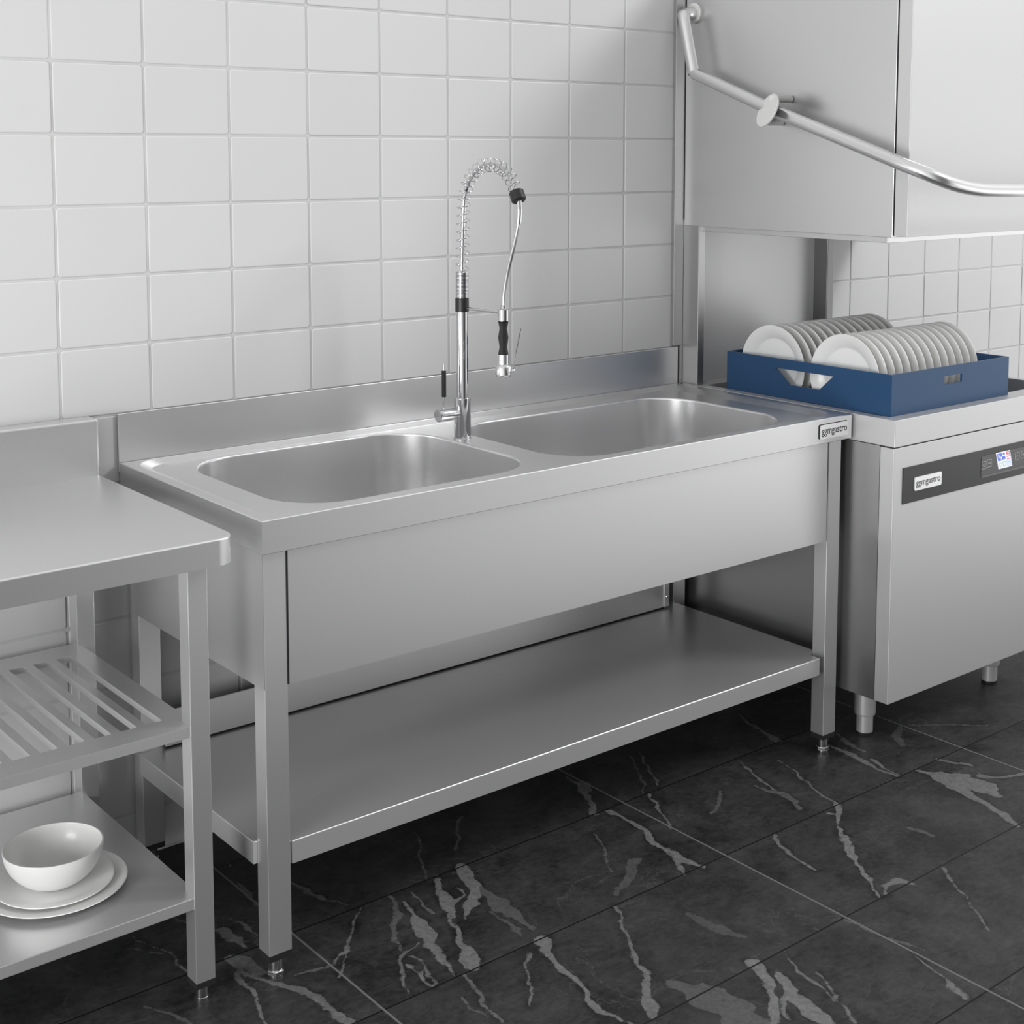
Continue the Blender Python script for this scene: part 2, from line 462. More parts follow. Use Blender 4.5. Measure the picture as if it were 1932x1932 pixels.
    e = cr.color_ramp.elements; e[0].position = .40; e[0].color = (.0165, .0165, .0168, 1); e[1].position = .62; e[1].color = (.068, .068, .0695, 1)
    # small natural veinlets
    v1 = mth('ABSOLUTE', mth('SUBTRACT', noise(3.3, 5, .6, off.outputs[0], .8), .5))
    v1m = mth('MULTIPLY', ramp(v1, .0, .009, 1, 0), ramp(noise(4.1, 2, .5, off.outputs[0]), .54, .62))
    # main veins
    at = N('ShaderNodeAttribute'); at.attribute_name = 'vein_distance'
    st = N('ShaderNodeAttribute'); st.attribute_name = 'vein_strength'
    wob = mth('ADD', mth('MULTIPLY', mth('SUBTRACT', noise(16, 3, .5), .5), .003), mth('ADD', mth('MULTIPLY', mth('SUBTRACT', noise(60, 8, .68, None, .8), .5), .015), mth('MULTIPLY', mth('SUBTRACT', noise(210, 3, .7), .5), .004)))
    # hairlines wander less than the broad patches
    dist = mth('ADD', at.outputs['Fac'], mth('MULTIPLY', wob, ramp(at.outputs['Fac'], -.010, .012, .30, 1.9)))
    vm = mth('MULTIPLY', ramp(dist, -.0014, .0012), st.outputs['Fac'])
    vm = mth('MULTIPLY', vm, ramp(noise(75, 8, .78, None, .5), .34, .60, .45, 1.0))
    crack = mth('MULTIPLY', mth('MULTIPLY', ramp(dist, -.016, -.001), mth('SUBTRACT', 1, ramp(dist, -.001, .001))), mth('MULTIPLY', ramp(noise(24, 6, .7), .46, .60), st.outputs['Fac']))
    dk = N('ShaderNodeMix'); dk.data_type = 'RGBA'; L(mth('MULTIPLY', crack, .8), dk.inputs['Factor']); L(cr.outputs[0], dk.inputs['A']); dk.inputs['B'].default_value = (.007, .007, .007, 1)
    v2 = mth('ABSOLUTE', mth('SUBTRACT', noise(9, 8, .66, mp.outputs[0], 1.2), .5))
    v2m = mth('MULTIPLY', ramp(v2, .0, .012, 1, 0), ramp(noise(7, 3, .5, off.outputs[0]), .50, .60))
    vt = mth('MAXIMUM', vm, mth('MAXIMUM', mth('MULTIPLY', v1m, .20), mth('MULTIPLY', v2m, .13)))
    mc = N('ShaderNodeMix'); mc.data_type = 'RGBA'; L(vt, mc.inputs['Factor']); L(dk.outputs['Result'], mc.inputs['A']); mc.inputs['B'].default_value = (.215, .215, .217, 1)
    # joints: dark along X, paler along Y where light on the bevel is painted in
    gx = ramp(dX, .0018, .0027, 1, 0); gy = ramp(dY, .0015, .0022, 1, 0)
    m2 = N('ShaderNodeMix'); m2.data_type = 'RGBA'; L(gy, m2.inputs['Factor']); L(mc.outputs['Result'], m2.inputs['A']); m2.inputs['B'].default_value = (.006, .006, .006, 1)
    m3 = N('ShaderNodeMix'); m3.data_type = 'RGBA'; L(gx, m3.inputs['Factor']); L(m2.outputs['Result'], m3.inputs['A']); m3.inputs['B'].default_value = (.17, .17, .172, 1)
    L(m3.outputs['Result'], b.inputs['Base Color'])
    L(ramp(mix, .3, .7, .42, .56), b.inputs['Roughness']); b.inputs['Specular IOR Level'].default_value = .17
    hh = mth('SUBTRACT', mth('ADD', mth('MULTIPLY', fine, .35), mth('MULTIPLY', str_, .5)), mth('MULTIPLY', mth('MAXIMUM', gx, gy), 1.5))
    bp = N('ShaderNodeBump'); bp.inputs['Strength'].default_value = .35; bp.inputs['Distance'].default_value = .0015
    L(hh, bp.inputs['Height']); L(bp.outputs['Normal'], b.inputs['Normal'])
    me.materials.append(m)
    o = bpy.data.objects.new('floor', me); COL.objects.link(o); o['kind'] = 'structure'
build_floor()

# ------------------------------------------------------------------ double sink unit
H = .85
def sink():
    W, D = 1.6, .5985
    t = thing('sink_unit', 'long stainless steel double sink unit with undershelf in the middle', 'sink', (W / 2, .3, 0))
    st, sp = M['steel_top'], M['steel']
    # top
    bm = bmesh.new()
    rz = .0597
    o_in = loop(bm, [(.0015, .0015), (W - .0015, .0015), (W - .0015, D - .002), (.0015, D - .002)], H)
    o1 = loop(bm, [(0, 0), (W, 0), (W, D - .002), (0, D - .002)], H - .0015)
    o2 = loop(bm, [(0, 0), (W, 0), (W, D - .002), (0, D - .002)], H - rz + .001)
    o3 = loop(bm, [(.001, .001), (W - .001, .001), (W - .001, D - .003), (.001, D - .003)], H - rz)
    o4 = loop(bm, [(.02, .009), (W - .02, .009), (W - .02, D - .02), (.02, D - .02)], H - rz)
    o5 = loop(bm, [(.02, .009), (W - .02, .009), (W - .02, D - .02), (.02, D - .02)], H - .014)
    bridge(bm, o_in, o1); bridge(bm, o1, o2); bridge(bm, o2, o3); bridge(bm, o3, o4); bridge(bm, o4, o5)
    rings = []
    for k, z in ((0, H), (.10, H - .0010), (.86, H - .0091), (1, H - .0100)):
        rings.append(loop(bm, rr(.020 + .026 * k, 1.582 - .034 * k, .026 + .013 * k, .5925 - .0190 * k, .060 - .014 * k, 10), z))
    fill(bm, o_in, rings[0])
    for a, b in zip(rings, rings[1:]): bridge(bm, a, b)
    zd = H - .010
    BAS = [(.1060, .6910, .0690, .5620, .125), (.7560, 1.4820, .0630, .5260, .125)]
    holes = [loop(bm, rr(*q, 14), zd) for q in BAS]
    fill(bm, rings[-1], *holes)
    obj('sink_top', bm, st, t, 40)
    # basins
    for q in BAS:
        bm = bmesh.new(); x0, x1, y0, y1, r = q; prev = None
        for ins, z in ((0, zd), (.0012, zd - .0006), (.0022, zd - .0022), (.0026, zd - .005), (.006, zd - .10), (.009, zd - .19), (.016, zd - .225), (.034, zd - .246), (.06, zd - .25)):
            l = loop(bm, rr(x0 + ins, x1 - ins, y0 + ins, y1 - ins, max(.05, r - ins), 14), z)
            if prev: bridge(bm, prev, l)
            prev = l
        bm.faces.new(prev)
        b = obj('basin', bm, M['steel_basin'], t, 40)
        bm = bmesh.new(); lathe(bm, [(.0, .004), (.03, .004), (.044, .0025), (.046, .0)], ((x0 + x1) / 2, (y0 + y1) / 2, zd - .25), n=32, cap=False)
        obj('drain', bm, M['chrome'], b, 40)
    # backsplash
    obj('backsplash', box(0, W, D, WY - .0025, H - .02, .9510, .001), sp, t)
    # aprons
    ya = .0145
    obj('apron', box(.0575, 1.5300, ya, ya + .0025, .5425, H - rz + .004), sp, t)
    obj('apron_gap_shade', box(.0552, .0590, ya + .0012, ya + .012, .5430, H - rz + .003), M['gap'], t)  # black strip added behind the slit, standing in for its shade
    obj('side_panel', box(.0082, .0096, .0175, .5600, .5425, H - rz + .004), sp, t)
    obj('side_panel', box(1.5840, 1.5854, .060, .5600, .5425, H - rz + .004), sp, t)
    # legs
    w, wy = .0455, .0396
    for lx, ly in ((.0100, .0172), (1.5385, .0172), (.0100, .5450), (1.5385, .5450)):
        lg = obj('leg', box(lx, lx + w, ly, ly + wy, .0486, H - rz + .004, .0012), M['leg'], t)
        obj('leg_cap', box(lx + .0005, lx + w - .0005, ly + .0005, ly + wy - .0005, .0370, .0486), M['rubber'], lg)
        bm = bmesh.new(); cx, cy = lx + w / 2, ly + wy / 2
        cyl(bm, (cx, cy, .012), (cx, cy, .037), .0130, 24)
        cyl(bm, (cx, cy, .0035), (cx, cy, .012), .0168, 6, .001)
        cyl(bm, (cx, cy, 0), (cx, cy, .0035), .0145, 24)
        obj('foot', bm, M['satin_chrome'], lg, 30)
    # undershelf with notched corners
    ol = [(.0585, .0160), (1.5180, .0160), (1.5180, .0580), (1.5530, .0580), (1.5530, .5440), (1.5375, .5440), (1.5375, .5640), (.0570, .5640), (.0570, .5440), (.0030, .5440), (.0030, .0580), (.0585, .0580)]
    bm = bmesh.new(); a = loop(bm, ol, .2095); b = loop(bm, ol, .2520); bridge(bm, a, b); bm.faces.new(a); top = bm.faces.new(b)
    bmesh.ops.bevel(bm, geom=list(top.edges), offset=.0022, segments=3, affect='EDGES', profile=.5)
    obj('undershelf', bm, M['shelf'], t)
    # low rear upstand with its folded end and screw
    rl = obj('rear_upstand', box(.0560, 1.490, .532, .5355, .2560, .3325, .001), sp, t)
    obj('end_fold', box(1.490, 1.5080, .5285, .5355, .257, .36, .0008), sp, rl)
    bm = bmesh.new(); lathe(bm, [(.0, .0025), (.003, .002), (.0042, 0)], (1.4990, .5285, .285), (0, -1, 0), 16); obj('screw', bm, M['satin_chrome'], rl, 30)
    bm = bmesh.new(); B(bm, .0560, 1.490, .5325, .5345, .2520, .2562); obj('base_strip', bm, M['gap'], rl)  # black strip closing the slit below the upstand
    # badge
    bx = (1.4805, 1.5860, .8015, .8360)
    bd = obj('badge', holed(rr(*bx, .004, 4), [], lambda x, z: (x, -.0005, z), .0016, (0, -1, 0)), M['badge'], t)
    obj('badge_shadow', holed(rr(bx[0] - .0042, bx[1] - .003, bx[2] + .0012, bx[3] + .0017, .004, 4), [], lambda x, z: (x, .0001, z), .0006, (0, -1, 0)), M['gap'], bd)  # offset black sheet standing in for the badge's shadow outline
    obj('lettering', text_bm('ggmgastro', 1.4865, 1.5800, .8170, .0200, -.0021, .004), M['ink'], bd)
    return t
sink()

# ------------------------------------------------------------------ pre-rinse tap
def faucet():
    X, Y, zb = .7205, .3985, H - .010
    t = thing('spring_faucet', 'tall chrome spring tap with black hand spray standing between the sink bowls', 'faucet', (X, Y, zb))
    ch = M['chrome']
    bm = bmesh.new(); lathe(bm, [(.0198, 0), (.0198, .002), (.0185, .003), (.0185, .0920), (.0177, .0930), (.0144, .0930)], (X, Y, zb), n=40)
    body = obj('tap_body', bm, ch, t, 40)
    bm = bmesh.new(); lathe(bm, [(.0115, 0), (.0140, .020), (.0149, .042), (.0149, .0565), (.0140, .0580), (.0, .0590)], (X - .010, Y, .8995), (-1, 0, 0), 32, cap=False)
    lv = obj('mixer_knob', bm, ch, t, 40)
    lx = .6697
    bm = bmesh.new(); cyl(bm, (lx - .0004, Y, .910), (lx, Y, 1.0140), .0023, 16, .0006); obj('lever_rod', bm, ch, lv, 40)
    bm = bmesh.new(); cyl(bm, (lx, Y, .9398), (lx, Y, .9992), .0050, 24, .0006); obj('lever_grip', bm, M['rubber'], lv, 40)
    bm = bmesh.new(); cyl(bm, (X, Y, zb + .09), (X, Y, 1.1340), .0128, 32); obj('riser_tube', bm, ch, t, 40)
    bm = bmesh.new(); cyl(bm, (X, Y, 1.1275), (X, Y, 1.1575), .0153, 36, .0008); obj('collar', bm, M['black'], t, 40)
    # tightly wound foot of the spring
    bm = bmesh.new(); pr = []
    n = 19; z0 = 1.1575; dz = (1.2165 - z0) / n
    for i in range(n): pr += [(.0132, z0 + i * dz), (.0148, z0 + (i + .3) * dz), (.0148, z0 + (i + .7) * dz)]
    pr.append((.0132, z0 + n * dz)); lathe(bm, pr, (X, Y, 0), n=36); obj('wound_sleeve', bm, ch, t, 50)
    # arch path
    ctr = [(Y, 1.208), (Y - .002, 1.27), (Y - .0045, 1.32), (Y - .0075, 1.365), (.3830, 1.399), (.3670, 1.4235), (.3430, 1.4430), (.3170, 1.4530), (.2905, 1.4555), (.2645, 1.4525), (.2390, 1.4410), (.2200, 1.4240), (.2105, 1.4110), (.2040, 1.3990)]
    path = smooth_path([(X, y, z) for y, z in ctr], 24)
    d = [0]
    for a, b in zip(path, path[1:]): d.append(d[-1] + (b - a).length)
    Lt = d[-1]
    def at(s):
        s = min(max(s, 0), Lt)
        i = max(0, min(len(d) - 2, int(np.searchsorted(d, s)) - 1))
        f = (s - d[i]) / max(1e-9, d[i + 1] - d[i])
        return path[i].lerp(path[i + 1], f), (path[i + 1] - path[i]).normalized()
    turns = Lt / .0180; pts = []
    nn = int(turns * 22)
    for k in range(nn + 1):
        p, tg = at(Lt * k / nn); u = Vector((1, 0, 0)); v = tg.cross(u).normalized()
        a = 2 * PI * turns * k / nn
        pts.append(p + (u * math.cos(a) + v * math.sin(a)) * .0143)
    bm = bmesh.new(); tube(bm, pts, .00120, 7); obj('spring_coil', bm, ch, t, 80)
    end, tg = at(Lt)
    bm = bmesh.new(); cyl(bm, end - tg * .003, end + tg * .0225, .0160, 32, .003); obj('spring_end_cap', bm, M['black'], t, 40)
    hp = path[::6] + [end + tg * .012]
    bm = bmesh.new(); tube(bm, hp, .0046, 12); obj('inner_hose', bm, ch, t, 80)
    e2 = end + tg * .02
    hs = smooth_path([tuple(e2), (X, .1935, 1.352), (X, .1990, 1.322), (X, .2135, 1.279), (X, .2335, 1.226), (X, .2455, 1.182), (X, .2488, 1.145)], 10)
    bm = bmesh.new(); tube(bm, hs[:18], .0055, 12); obj('hose_sleeve', bm, ch, t, 60)
    bm = bmesh.new(); tube(bm, hs, .0039, 12); obj('hose', bm, M['satin_chrome'], t, 80)
    sy = .2489
    bm = bmesh.new(); tube(bm, [(X + .003, Y - .010, 1.1355), (X + .001, .32, 1.1375), (X, sy + .011, 1.1385)], .0036, 14)
    ar = obj('holder_arm', bm, M['satin_chrome'], t, 50)
    bm = bmesh.new(); lathe(bm, [(.0100, 1.1200), (.0120, 1.1210), (.0120, 1.1450), (.0108, 1.1460), (.0060, 1.1470), (.0053, 1.154), (.0040, 1.156)], (X, sy, 0), n=32); obj('holder_cup', bm, ch, ar, 40)
    bm = bmesh.new(); lathe(bm, [(.0092, 1.0480), (.0113, 1.0490), (.0082, 1.0632), (.0113, 1.0845), (.0082, 1.1045), (.0113, 1.1190), (.0092, 1.1200)], (X, sy, 0), n=8)
    obj('spray_grip', bm, M['rubber'], t, 25)
    bm = bmesh.new(); lathe(bm, [(.0, .9992), (.0155, .9992), (.0160, 1.0025), (.0178, 1.0045), (.0182, 1.0145), (.0170, 1.0220), (.0145, 1.0253), (.0123, 1.0263), (.0123, 1.0480), (.008, 1.0490)], (X, sy, 0), n=36)
    sh = obj('spray_head', bm, M['satin_chrome'], t, 35)
    bm = bmesh.new(); tube(bm, [(X, .2330, 1.008), (X, .2145, 1.0180), (X, .2030, 1.064), (X, .1895, 1.1095)], .0018, 10)
    lathe(bm, [(.0035, -.004), (.0035, .004)], (X, .2160, 1.017), (1, 0, 0), 16)
    obj('trigger', bm, ch, sh, 50)
faucet()

# ------------------------------------------------------------------ work table
def table():
    XR, XL, ZT = -.0550, -.86, .84
    t = thing('work_table', 'stainless steel work table with two shelves at the left edge of the picture', 'table', (-.45, .3, 0))
    st = M['steel']
    # top with a rounded front corner and rolled edge
    bm = bmesh.new(); prev = None
    for ins, z in ((.0, .7935), (.0, ZT - .0042), (.0006, ZT - .0022), (.0020, ZT - .0006), (.0042, ZT)):
        x0, x1, y0, y1 = XL + ins, XR - ins, -.020 + ins, .560; r = .036 - ins
        pts = [(x1, y1), (x0, y1), (x0, y0)]
        pts += [(x1 - r + r * math.sin(a), y0 + r - r * math.cos(a)) for a in (PI / 2 * k / 12 for k in range(13))]
        l = loop(bm, pts, z)
        if prev: bridge(bm, prev, l)
        else: first = l
        prev = l
    bm.faces.new(prev); bm.faces.new(first)
    obj('table_top', bm, M['steel_top'], t, 50)
    bm = bmesh.new(); B(bm, XL, XR - .0025, .556, WY - .003, .795, .9540, .0042, 3)
    obj('backsplash', bm, st, t)
    w, wy = .0362, .0362
    for lx, ly in ((-.1203, .040), (-.1200, .540), (XL + .04, .040), (XL + .04, .540)):
        lg = obj('leg', box(lx, lx + w, ly, ly + wy, .0370, .7935, .0012), M['leg'], t)
        obj('leg_cap', box(lx + .0004, lx + w - .0004, ly + .0004, ly + wy - .0004, .0265, .0370), M['rubber'], lg)
        bm = bmesh.new(); cx, cy = lx + w / 2, ly + wy / 2
        cyl(bm, (cx, cy, .003), (cx, cy, .0265), .0120, 24); cyl(bm, (cx, cy, 0), (cx, cy, .004), .0126, 24)
        obj('foot', bm, M['satin_chrome'], lg, 40)
    # slatted shelf: slots cut through a folded tray
    x0, x1, y0, y1 = XL + .05, -.1065, .0430, .574
    zt = .5035; zl = zt - .0016
    holes = []; p = .0455; k = 0
    while -.1755 - k * p > x0 + .03:
        xa = -.1755 - k * p; holes.append([(xa, .097), (xa + .0290, .097), (xa + .0290, .508), (xa, .508)]); k += 1
    bm = holed([(x0, y0), (x1, y0), (x1, y1), (x0, y1)], holes, lambda x, y: (x, y, zt), .0016, (0, 0, -1))
    e = .0002
    B(bm, x0, x1, y0 - e, y0 + .0015, zt - .0200, zl); B(bm, x1 - .0015, x1 + e, y0, y1, zt - .0200, zl); B(bm, x0, x1, y1 - .0015, y1 + e, zt - .0200, zl); B(bm, x0 - e, x0 + .0015, y0, y1, zt - .0200, zl)
    for h in holes:
        (xa, ya), (xb, _), (_, yb), _ = h
        B(bm, xa - .0008, xa, ya, yb, zt - .012, zl); B(bm, xb, xb + .0008, ya, yb, zt - .012, zl)
        B(bm, xa, xb, yb, yb + .0008, zt - .012, zl); B(bm, xa, xb, ya - .0008, ya, zt - .012, zl)
    obj('slatted_shelf', bm, M['shelf'], t)
    bm = bmesh.new(); B(bm, x0, -.1065, .0430, .574, .1735, .1945, .0012)
    obj('lower_shelf', bm, M['shelf'], t)
table()

# ------------------------------------------------------------------ bowl and plates on the table's lower shelf
def dish(name, label, cat, prof, loc, m, axis=(0, 0, 1), n=72, group=None):
    bm = bmesh.new(); lathe(bm, prof, loc, axis, n, cap=False)
    bmesh.ops.remove_doubles(bm, verts=bm.verts[:], dist=1e-6)
    o = obj(name, bm, m, None, 60, loc)
    o['label'] = label; o['category'] = cat
    if group: o['group'] = group
    return o
def flat_plate(R, h, well):
    return [(0, .0), (well * .92, 0), (well, .0015), (R - .004, h - .003), (R, h - .0012), (R - .0006, h), (R - .004, h + .0002), (well + .006, .0058), (well - .006, .0040), (0, .0036)]
GR = 'white crockery on the table shelf'
BX, BY = -.2920, .2330
dish('plate', 'wider white plate lying under the smaller plate and bowl on the shelf', 'plate', flat_plate(.1235, .0125, .084), (BX, BY, .1946), M['porcelain'], group=GR)
dish('plate', 'smaller white plate lying between the bowl and the wider plate', 'plate', flat_plate(.1010, .0125, .068), (BX, BY, .1988), M['porcelain'], group=GR)
hb, Rb, th = .0715, .0847, .0036
po, pi_ = [(0, 0), (.030, 0), (.0320, .0012)], []
a0 = math.asin(.42)
for k in range(0, 15):
    a = a0 + (PI / 2 - a0) * k / 14
    po.append((Rb * math.sin(a), .004 + (hb - .004) * (1 - math.cos(a) / math.cos(a0))))
    pi_.append(((Rb - th) * math.sin(a), .0075 + (hb - .0075) * (1 - math.cos(a) / math.cos(a0))))
pi_ = [(0, .0062), (.018, .0064)] + pi_[1:-1]
dish('bowl', 'deep white bowl resting on two stacked plates on the table shelf', 'bowl', po[:-1] + [(Rb, hb - .0012), (Rb - .0006, hb), (Rb - th + .0006, hb), (Rb - th, hb - .0012)] + pi_[::-1], (BX, BY, .2027), M['porcelain'], group=GR)

# ------------------------------------------------------------------ hood dishwasher
def dishwasher():
    X0, X1, XP = 1.61, 2.412, 2.179
    t = thing('dishwasher', 'hood type steel dishwasher with raised hood and bar handle beside the sink', 'dishwasher', (2.0, .24, 0))
    sb = M['steel_body']
    yb = .5885
    # base body with the wash chamber opening
    bm = holed([(X0, -.0790), (X1, -.0790), (X1, yb), (X0, yb)], [[(1.634, -.066), (2.388, -.066), (2.388, .528), (1.634, .528)]], lambda x, y: (x, y, .7828), .6303, (0, 0, -1))
    B(bm, 1.634, 2.388, -.066, .528, .1525, .1560); B(bm, 1.634, 2.388, -.066, .528, .7155, .7210)
    obj('cabinet_body', bm, M['cabinet'], t)
    obj('front_panel', box(X0 - .0012, X1, -.1208, -.0805, .1528, .7815, .0012), M['front'], t)
    bm = holed([(X0 - .001, -.1225), (X1, -.1225), (X1, yb), (X0 - .001, yb)], [[(1.637, -.063), (2.385, -.063), (2.385, .525), (1.637, .525)]], lambda x, y: (x, y, H), .0658, (0, 0, -1))
    es = [e for e in bm.edges if all(abs(v.co.y + .1225) < 1e-5 for v in e.verts) or all(abs(v.co.x - X0 + .001) < 1e-5 for v in e.verts)]
    bmesh.ops.bevel(bm, geom=es, offset=.0014, segments=2, affect='EDGES', profile=.5)
    obj('wash_frame', bm, M['front'], t)
    bm = bmesh.new()
    for a in ((1.6342, 1.6368, -.0655, .5275), (2.3852, 2.3878, -.0655, .5275), (1.6368, 2.3852, -.0655, -.0632), (1.6368, 2.3852, .5252, .5275)): B(bm, *a, .7215, .846)
    obj('wash_chamber', bm, M['cavity'], t)
    for fx, fy in ((1.7318, .0400), (2.2908, .0400), (1.7318, .5300), (2.2908, .5300)):
        bm = bmesh.new(); lathe(bm, [(.0275, .1540), (.0275, .0560), (.0260, .0510), (.0215, .0495), (.0212, .0062), (.0200, .005)], (fx, fy, 0), n=36)
        ft = obj('foot', bm, M['foot'], t, 40)
        bm = bmesh.new(); cyl(bm, (fx, fy, 0), (fx, fy, .0055), .0212, 32); obj('foot_pad', bm, M['rubber'], ft, 40)
    # rear casing, posts, back panel
    bm = bmesh.new(); B(bm, 1.5760, XP, .5925, WY - .003, .9560, 1.985, .001); B(bm, 1.6035, XP, .5925, WY - .003, .84, .9560)
    obj('rear_casing', bm, M['casing'], t)
    obj('guide_post', box(X0 + .0008, 1.6350, .5340, .5920, .8495, 1.300, .0012), M['casing'], t)
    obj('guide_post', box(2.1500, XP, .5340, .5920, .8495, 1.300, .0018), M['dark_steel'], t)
    obj('rear_panel', box(1.6350, 2.150, .5840, .5915, .8495, 1.300), M['steel_panel'], t)
    # hood
    bm = bmesh.new(); B(bm, X0, X1, -.0995, .5895, 1.2835, 1.985, .0012); hood = obj('hood', bm, sb, t)
    obj('hood_lip', box(X0 + .011, X1 - .01, -.0790, .5740, 1.2695, 1.2845, .0012), sb, hood)
    obj('hood_gap_shade', box(X0 + .004, X1 - .002, -.1055, -.0990, 1.2885, 1.98), M['gap'], hood)  # black fillers stand in for the shade inside the hood's gaps
    obj('hood_gap_shade', box(X0 + .003, XP, .5885, .5928, 1.2850, 1.98), M['gap'], hood)
    obj('hood_front', box(X0 - .001, X1, -.1420, -.1045, 1.2868, 1.985, .0010), M['front'], hood)
    # handle bar
    XH = 1.555
    P0 = [(X0, .5570, 1.8508), (1.578, .5555, 1.8485), (1.562, .551, 1.843), (XH, .5440, 1.830), (XH, .5095, 1.700), (XH, .5045, 1.6890), (XH, .4930, 1.6840)]
    hp = smooth_path(P0, 6)
    hp += [Vector((XH, .244 + .22 * (1 - k / 6), 1.5915 + .0820 * (1 - k / 6))) for k in range(7)][1:]
    hp += smooth_path([(XH, .244, 1.5915), (XH, .05, 1.5275), (XH, -.060, 1.4912), (XH, -.125, 1.4697), (XH + .0012, -.163, 1.4568), (XH + .0075, -.194, 1.4455), (XH + .021, -.217, 1.4350), (XH + .042, -.2315, 1.4250), (XH + .070, -.239, 1.4160), (1.665, -.2417, 1.4075), (1.710, -.242, 1.4012), (1.760, -.242, 1.3970), (1.85, -.242, 1.3945), (1.95, -.242, 1.3930), (2.412, -.242, 1.3880)], 8)[1:]
    bm = bmesh.new(); tube(bm, hp, .0158, 24)
    hd = obj('handle_bar', bm, M['tube'], t, 60)
    bm = bmesh.new(); lathe(bm, [(.0160, .010), (.0250, .010), (.0270, .008), (.0270, .0)], (X0, .5570, 1.8508), (-1, 0, 0), 36); obj('handle_flange', bm, M['white_plastic'], hd, 40)
    v = Vector((math.sin(.35), math.cos(.35), 0)); nn = v.cross(Vector((math.sin(.42), 0, math.cos(.42)))).normalized()
    if nn.x > 0: nn = -nn
    bm = bmesh.new(); lathe(bm, [(.0, .005), (.0430, .005), (.0445, .0035), (.0445, .0), (.0, .0)], Vector((1.5320, .2240, 1.5850)), nn, 48, cap=False); dk = obj('pivot_disc', bm, M['white_plastic'], hd, 40)
    for py, pz in ((.2190, 1.6150), (.2460, 1.5585)):
        bm = bmesh.new(); cyl(bm, (1.536, py, pz), (X0 - .0005, py, pz), .0092, 24, .002); obj('pivot_peg', bm, M['white_plastic'], dk, 40)
    # control panel
    yf = -.1208
    obj('control_panel', box(1.6450, X1 - .03, yf - .0022, yf, .6420, .7305), M['panel'], t)
    y1 = yf - .0022
    bd = obj('badge', holed(rr(1.6870, 1.7965, .6688, .7020, .004, 4), [], lambda x, z: (x, y1, z), .0028, (0, -1, 0)), M['badge'], t)
    obj('lettering', text_bm('ggmgastro', 1.6930, 1.7910, .6840, .0180, y1 - .0029, .0), M['grey_ink'], bd)
    ds = obj('display', holed(rr(1.969, 2.252, .6590, .7150, .006, 4), [], lambda x, z: (x, y1, z), .0008, (0, -1, 0)), M['glass'], t)
    y2 = y1 - .0008
    bm = bmesh.new(); B(bm, 1.972, 2.250, y2 - .0003, y2, .6592, .6630); obj('display_edge', bm, simple('display_edge', (.16, .16, .165), .4), ds)
    # little screen: white field with coloured tiles
    sx = lambda x, z: (2.0315 + x * .0640 + (1 - z) * .0140, y2 - .0004, .6712 + z * .0440)
    bm = bmesh.new()
    def q(x0, x1, z0, z1, mi, d=0.):
        f = bm.faces.new([bm.verts.new(Vector(sx(x, z)) - Vector((0, d, 0))) for x, z in ((x0, z0), (x1, z0), (x1, z1), (x0, z1))]); f.material_index = mi
    q(0, 1, 0, 1, 0)
    e = .0002
    q(.06, .40, .48, .93, 1, e); q(.40, .60, .52, .72, 1, e); q(.46, .60, .80, .93, 1, e); q(.12, .2, .66, .86, 0, 2 * e); q(.27, .36, .55, .72, 0, 2 * e)
    q(.70, .98, .76, .95, 2, e); q(.78, .92, .83, .89, 0, 2 * e); q(.70, .98, .62, .68, 2, e); q(.70, .98, .47, .53, 2, e)
    q(.36, .60, .10, .40, 3, e); q(.40, .56, .15, .35, 0, 2 * e); q(.64, .97, .06, .42, 4, e); q(.70, .9, .12, .2, 0, 2 * e)
    n = 16
    for k in range(n):
        a, b2 = 2 * PI * k / n, 2 * PI * (k + 1) / n
        f = bm.faces.new([bm.verts.new(Vector(sx(.19 + r * math.cos(g), .25 + r * 1.4 * math.sin(g))) - Vector((0, e, 0))) for r, g in ((.10, a), (.10, b2), (.075, b2), (.075, a))]); f.material_index = 3
    obj('screen', bm, SCR, ds)
    def button(x, z, glyph):
        s = .0102; u = .0014
        bm = holed(rr(x - s, x + s, z - s, z + s, .002, 3), [rr(x - s + u, x + s - u, z - s + u, z + s - u, .0014, 3)], lambda a, b: (a, y2, b), .0003, (0, -1, 0))
        if glyph == 'P':
            bm2 = text_bm('P', x - .0026, x + .0026, z, .007, y2)
            me = bpy.data.meshes.new('g'); bm2.to_mesh(me); bm2.free(); bm.from_mesh(me); bpy.data.meshes.remove(me)
        elif glyph == 'bow':
            for sgn in (-1, 1):
                bm.faces.new([bm.verts.new((x, y2 - .0002, z)), bm.verts.new((x + sgn * .0050, y2 - .0002, z + .0032)), bm.verts.new((x + sgn * .0050, y2 - .0002, z - .0032))])
        elif glyph == 'ring':
            lathe(bm, [(.0026, 0), (.0045, 0), (.0045, .0002), (.0026, .0002)], (x, y2, z), (0, -1, 0), 16, cap=False)
        else:
            bm.faces.new([bm.verts.new((x - .0036, y2 - .0002, z + .004)), bm.verts.new((x - .0036, y2 - .0002, z - .004)), bm.verts.new((x + .005, y2 - .0002, z))])
        obj('button', bm, M['icon'], ds)
    button(1.9805, .6910, 'ring'); button(2.0040, .6930, 'bow'); button(2.1310, .6935, 'P'); button(2.1590, .6945, 'play')
dishwasher()

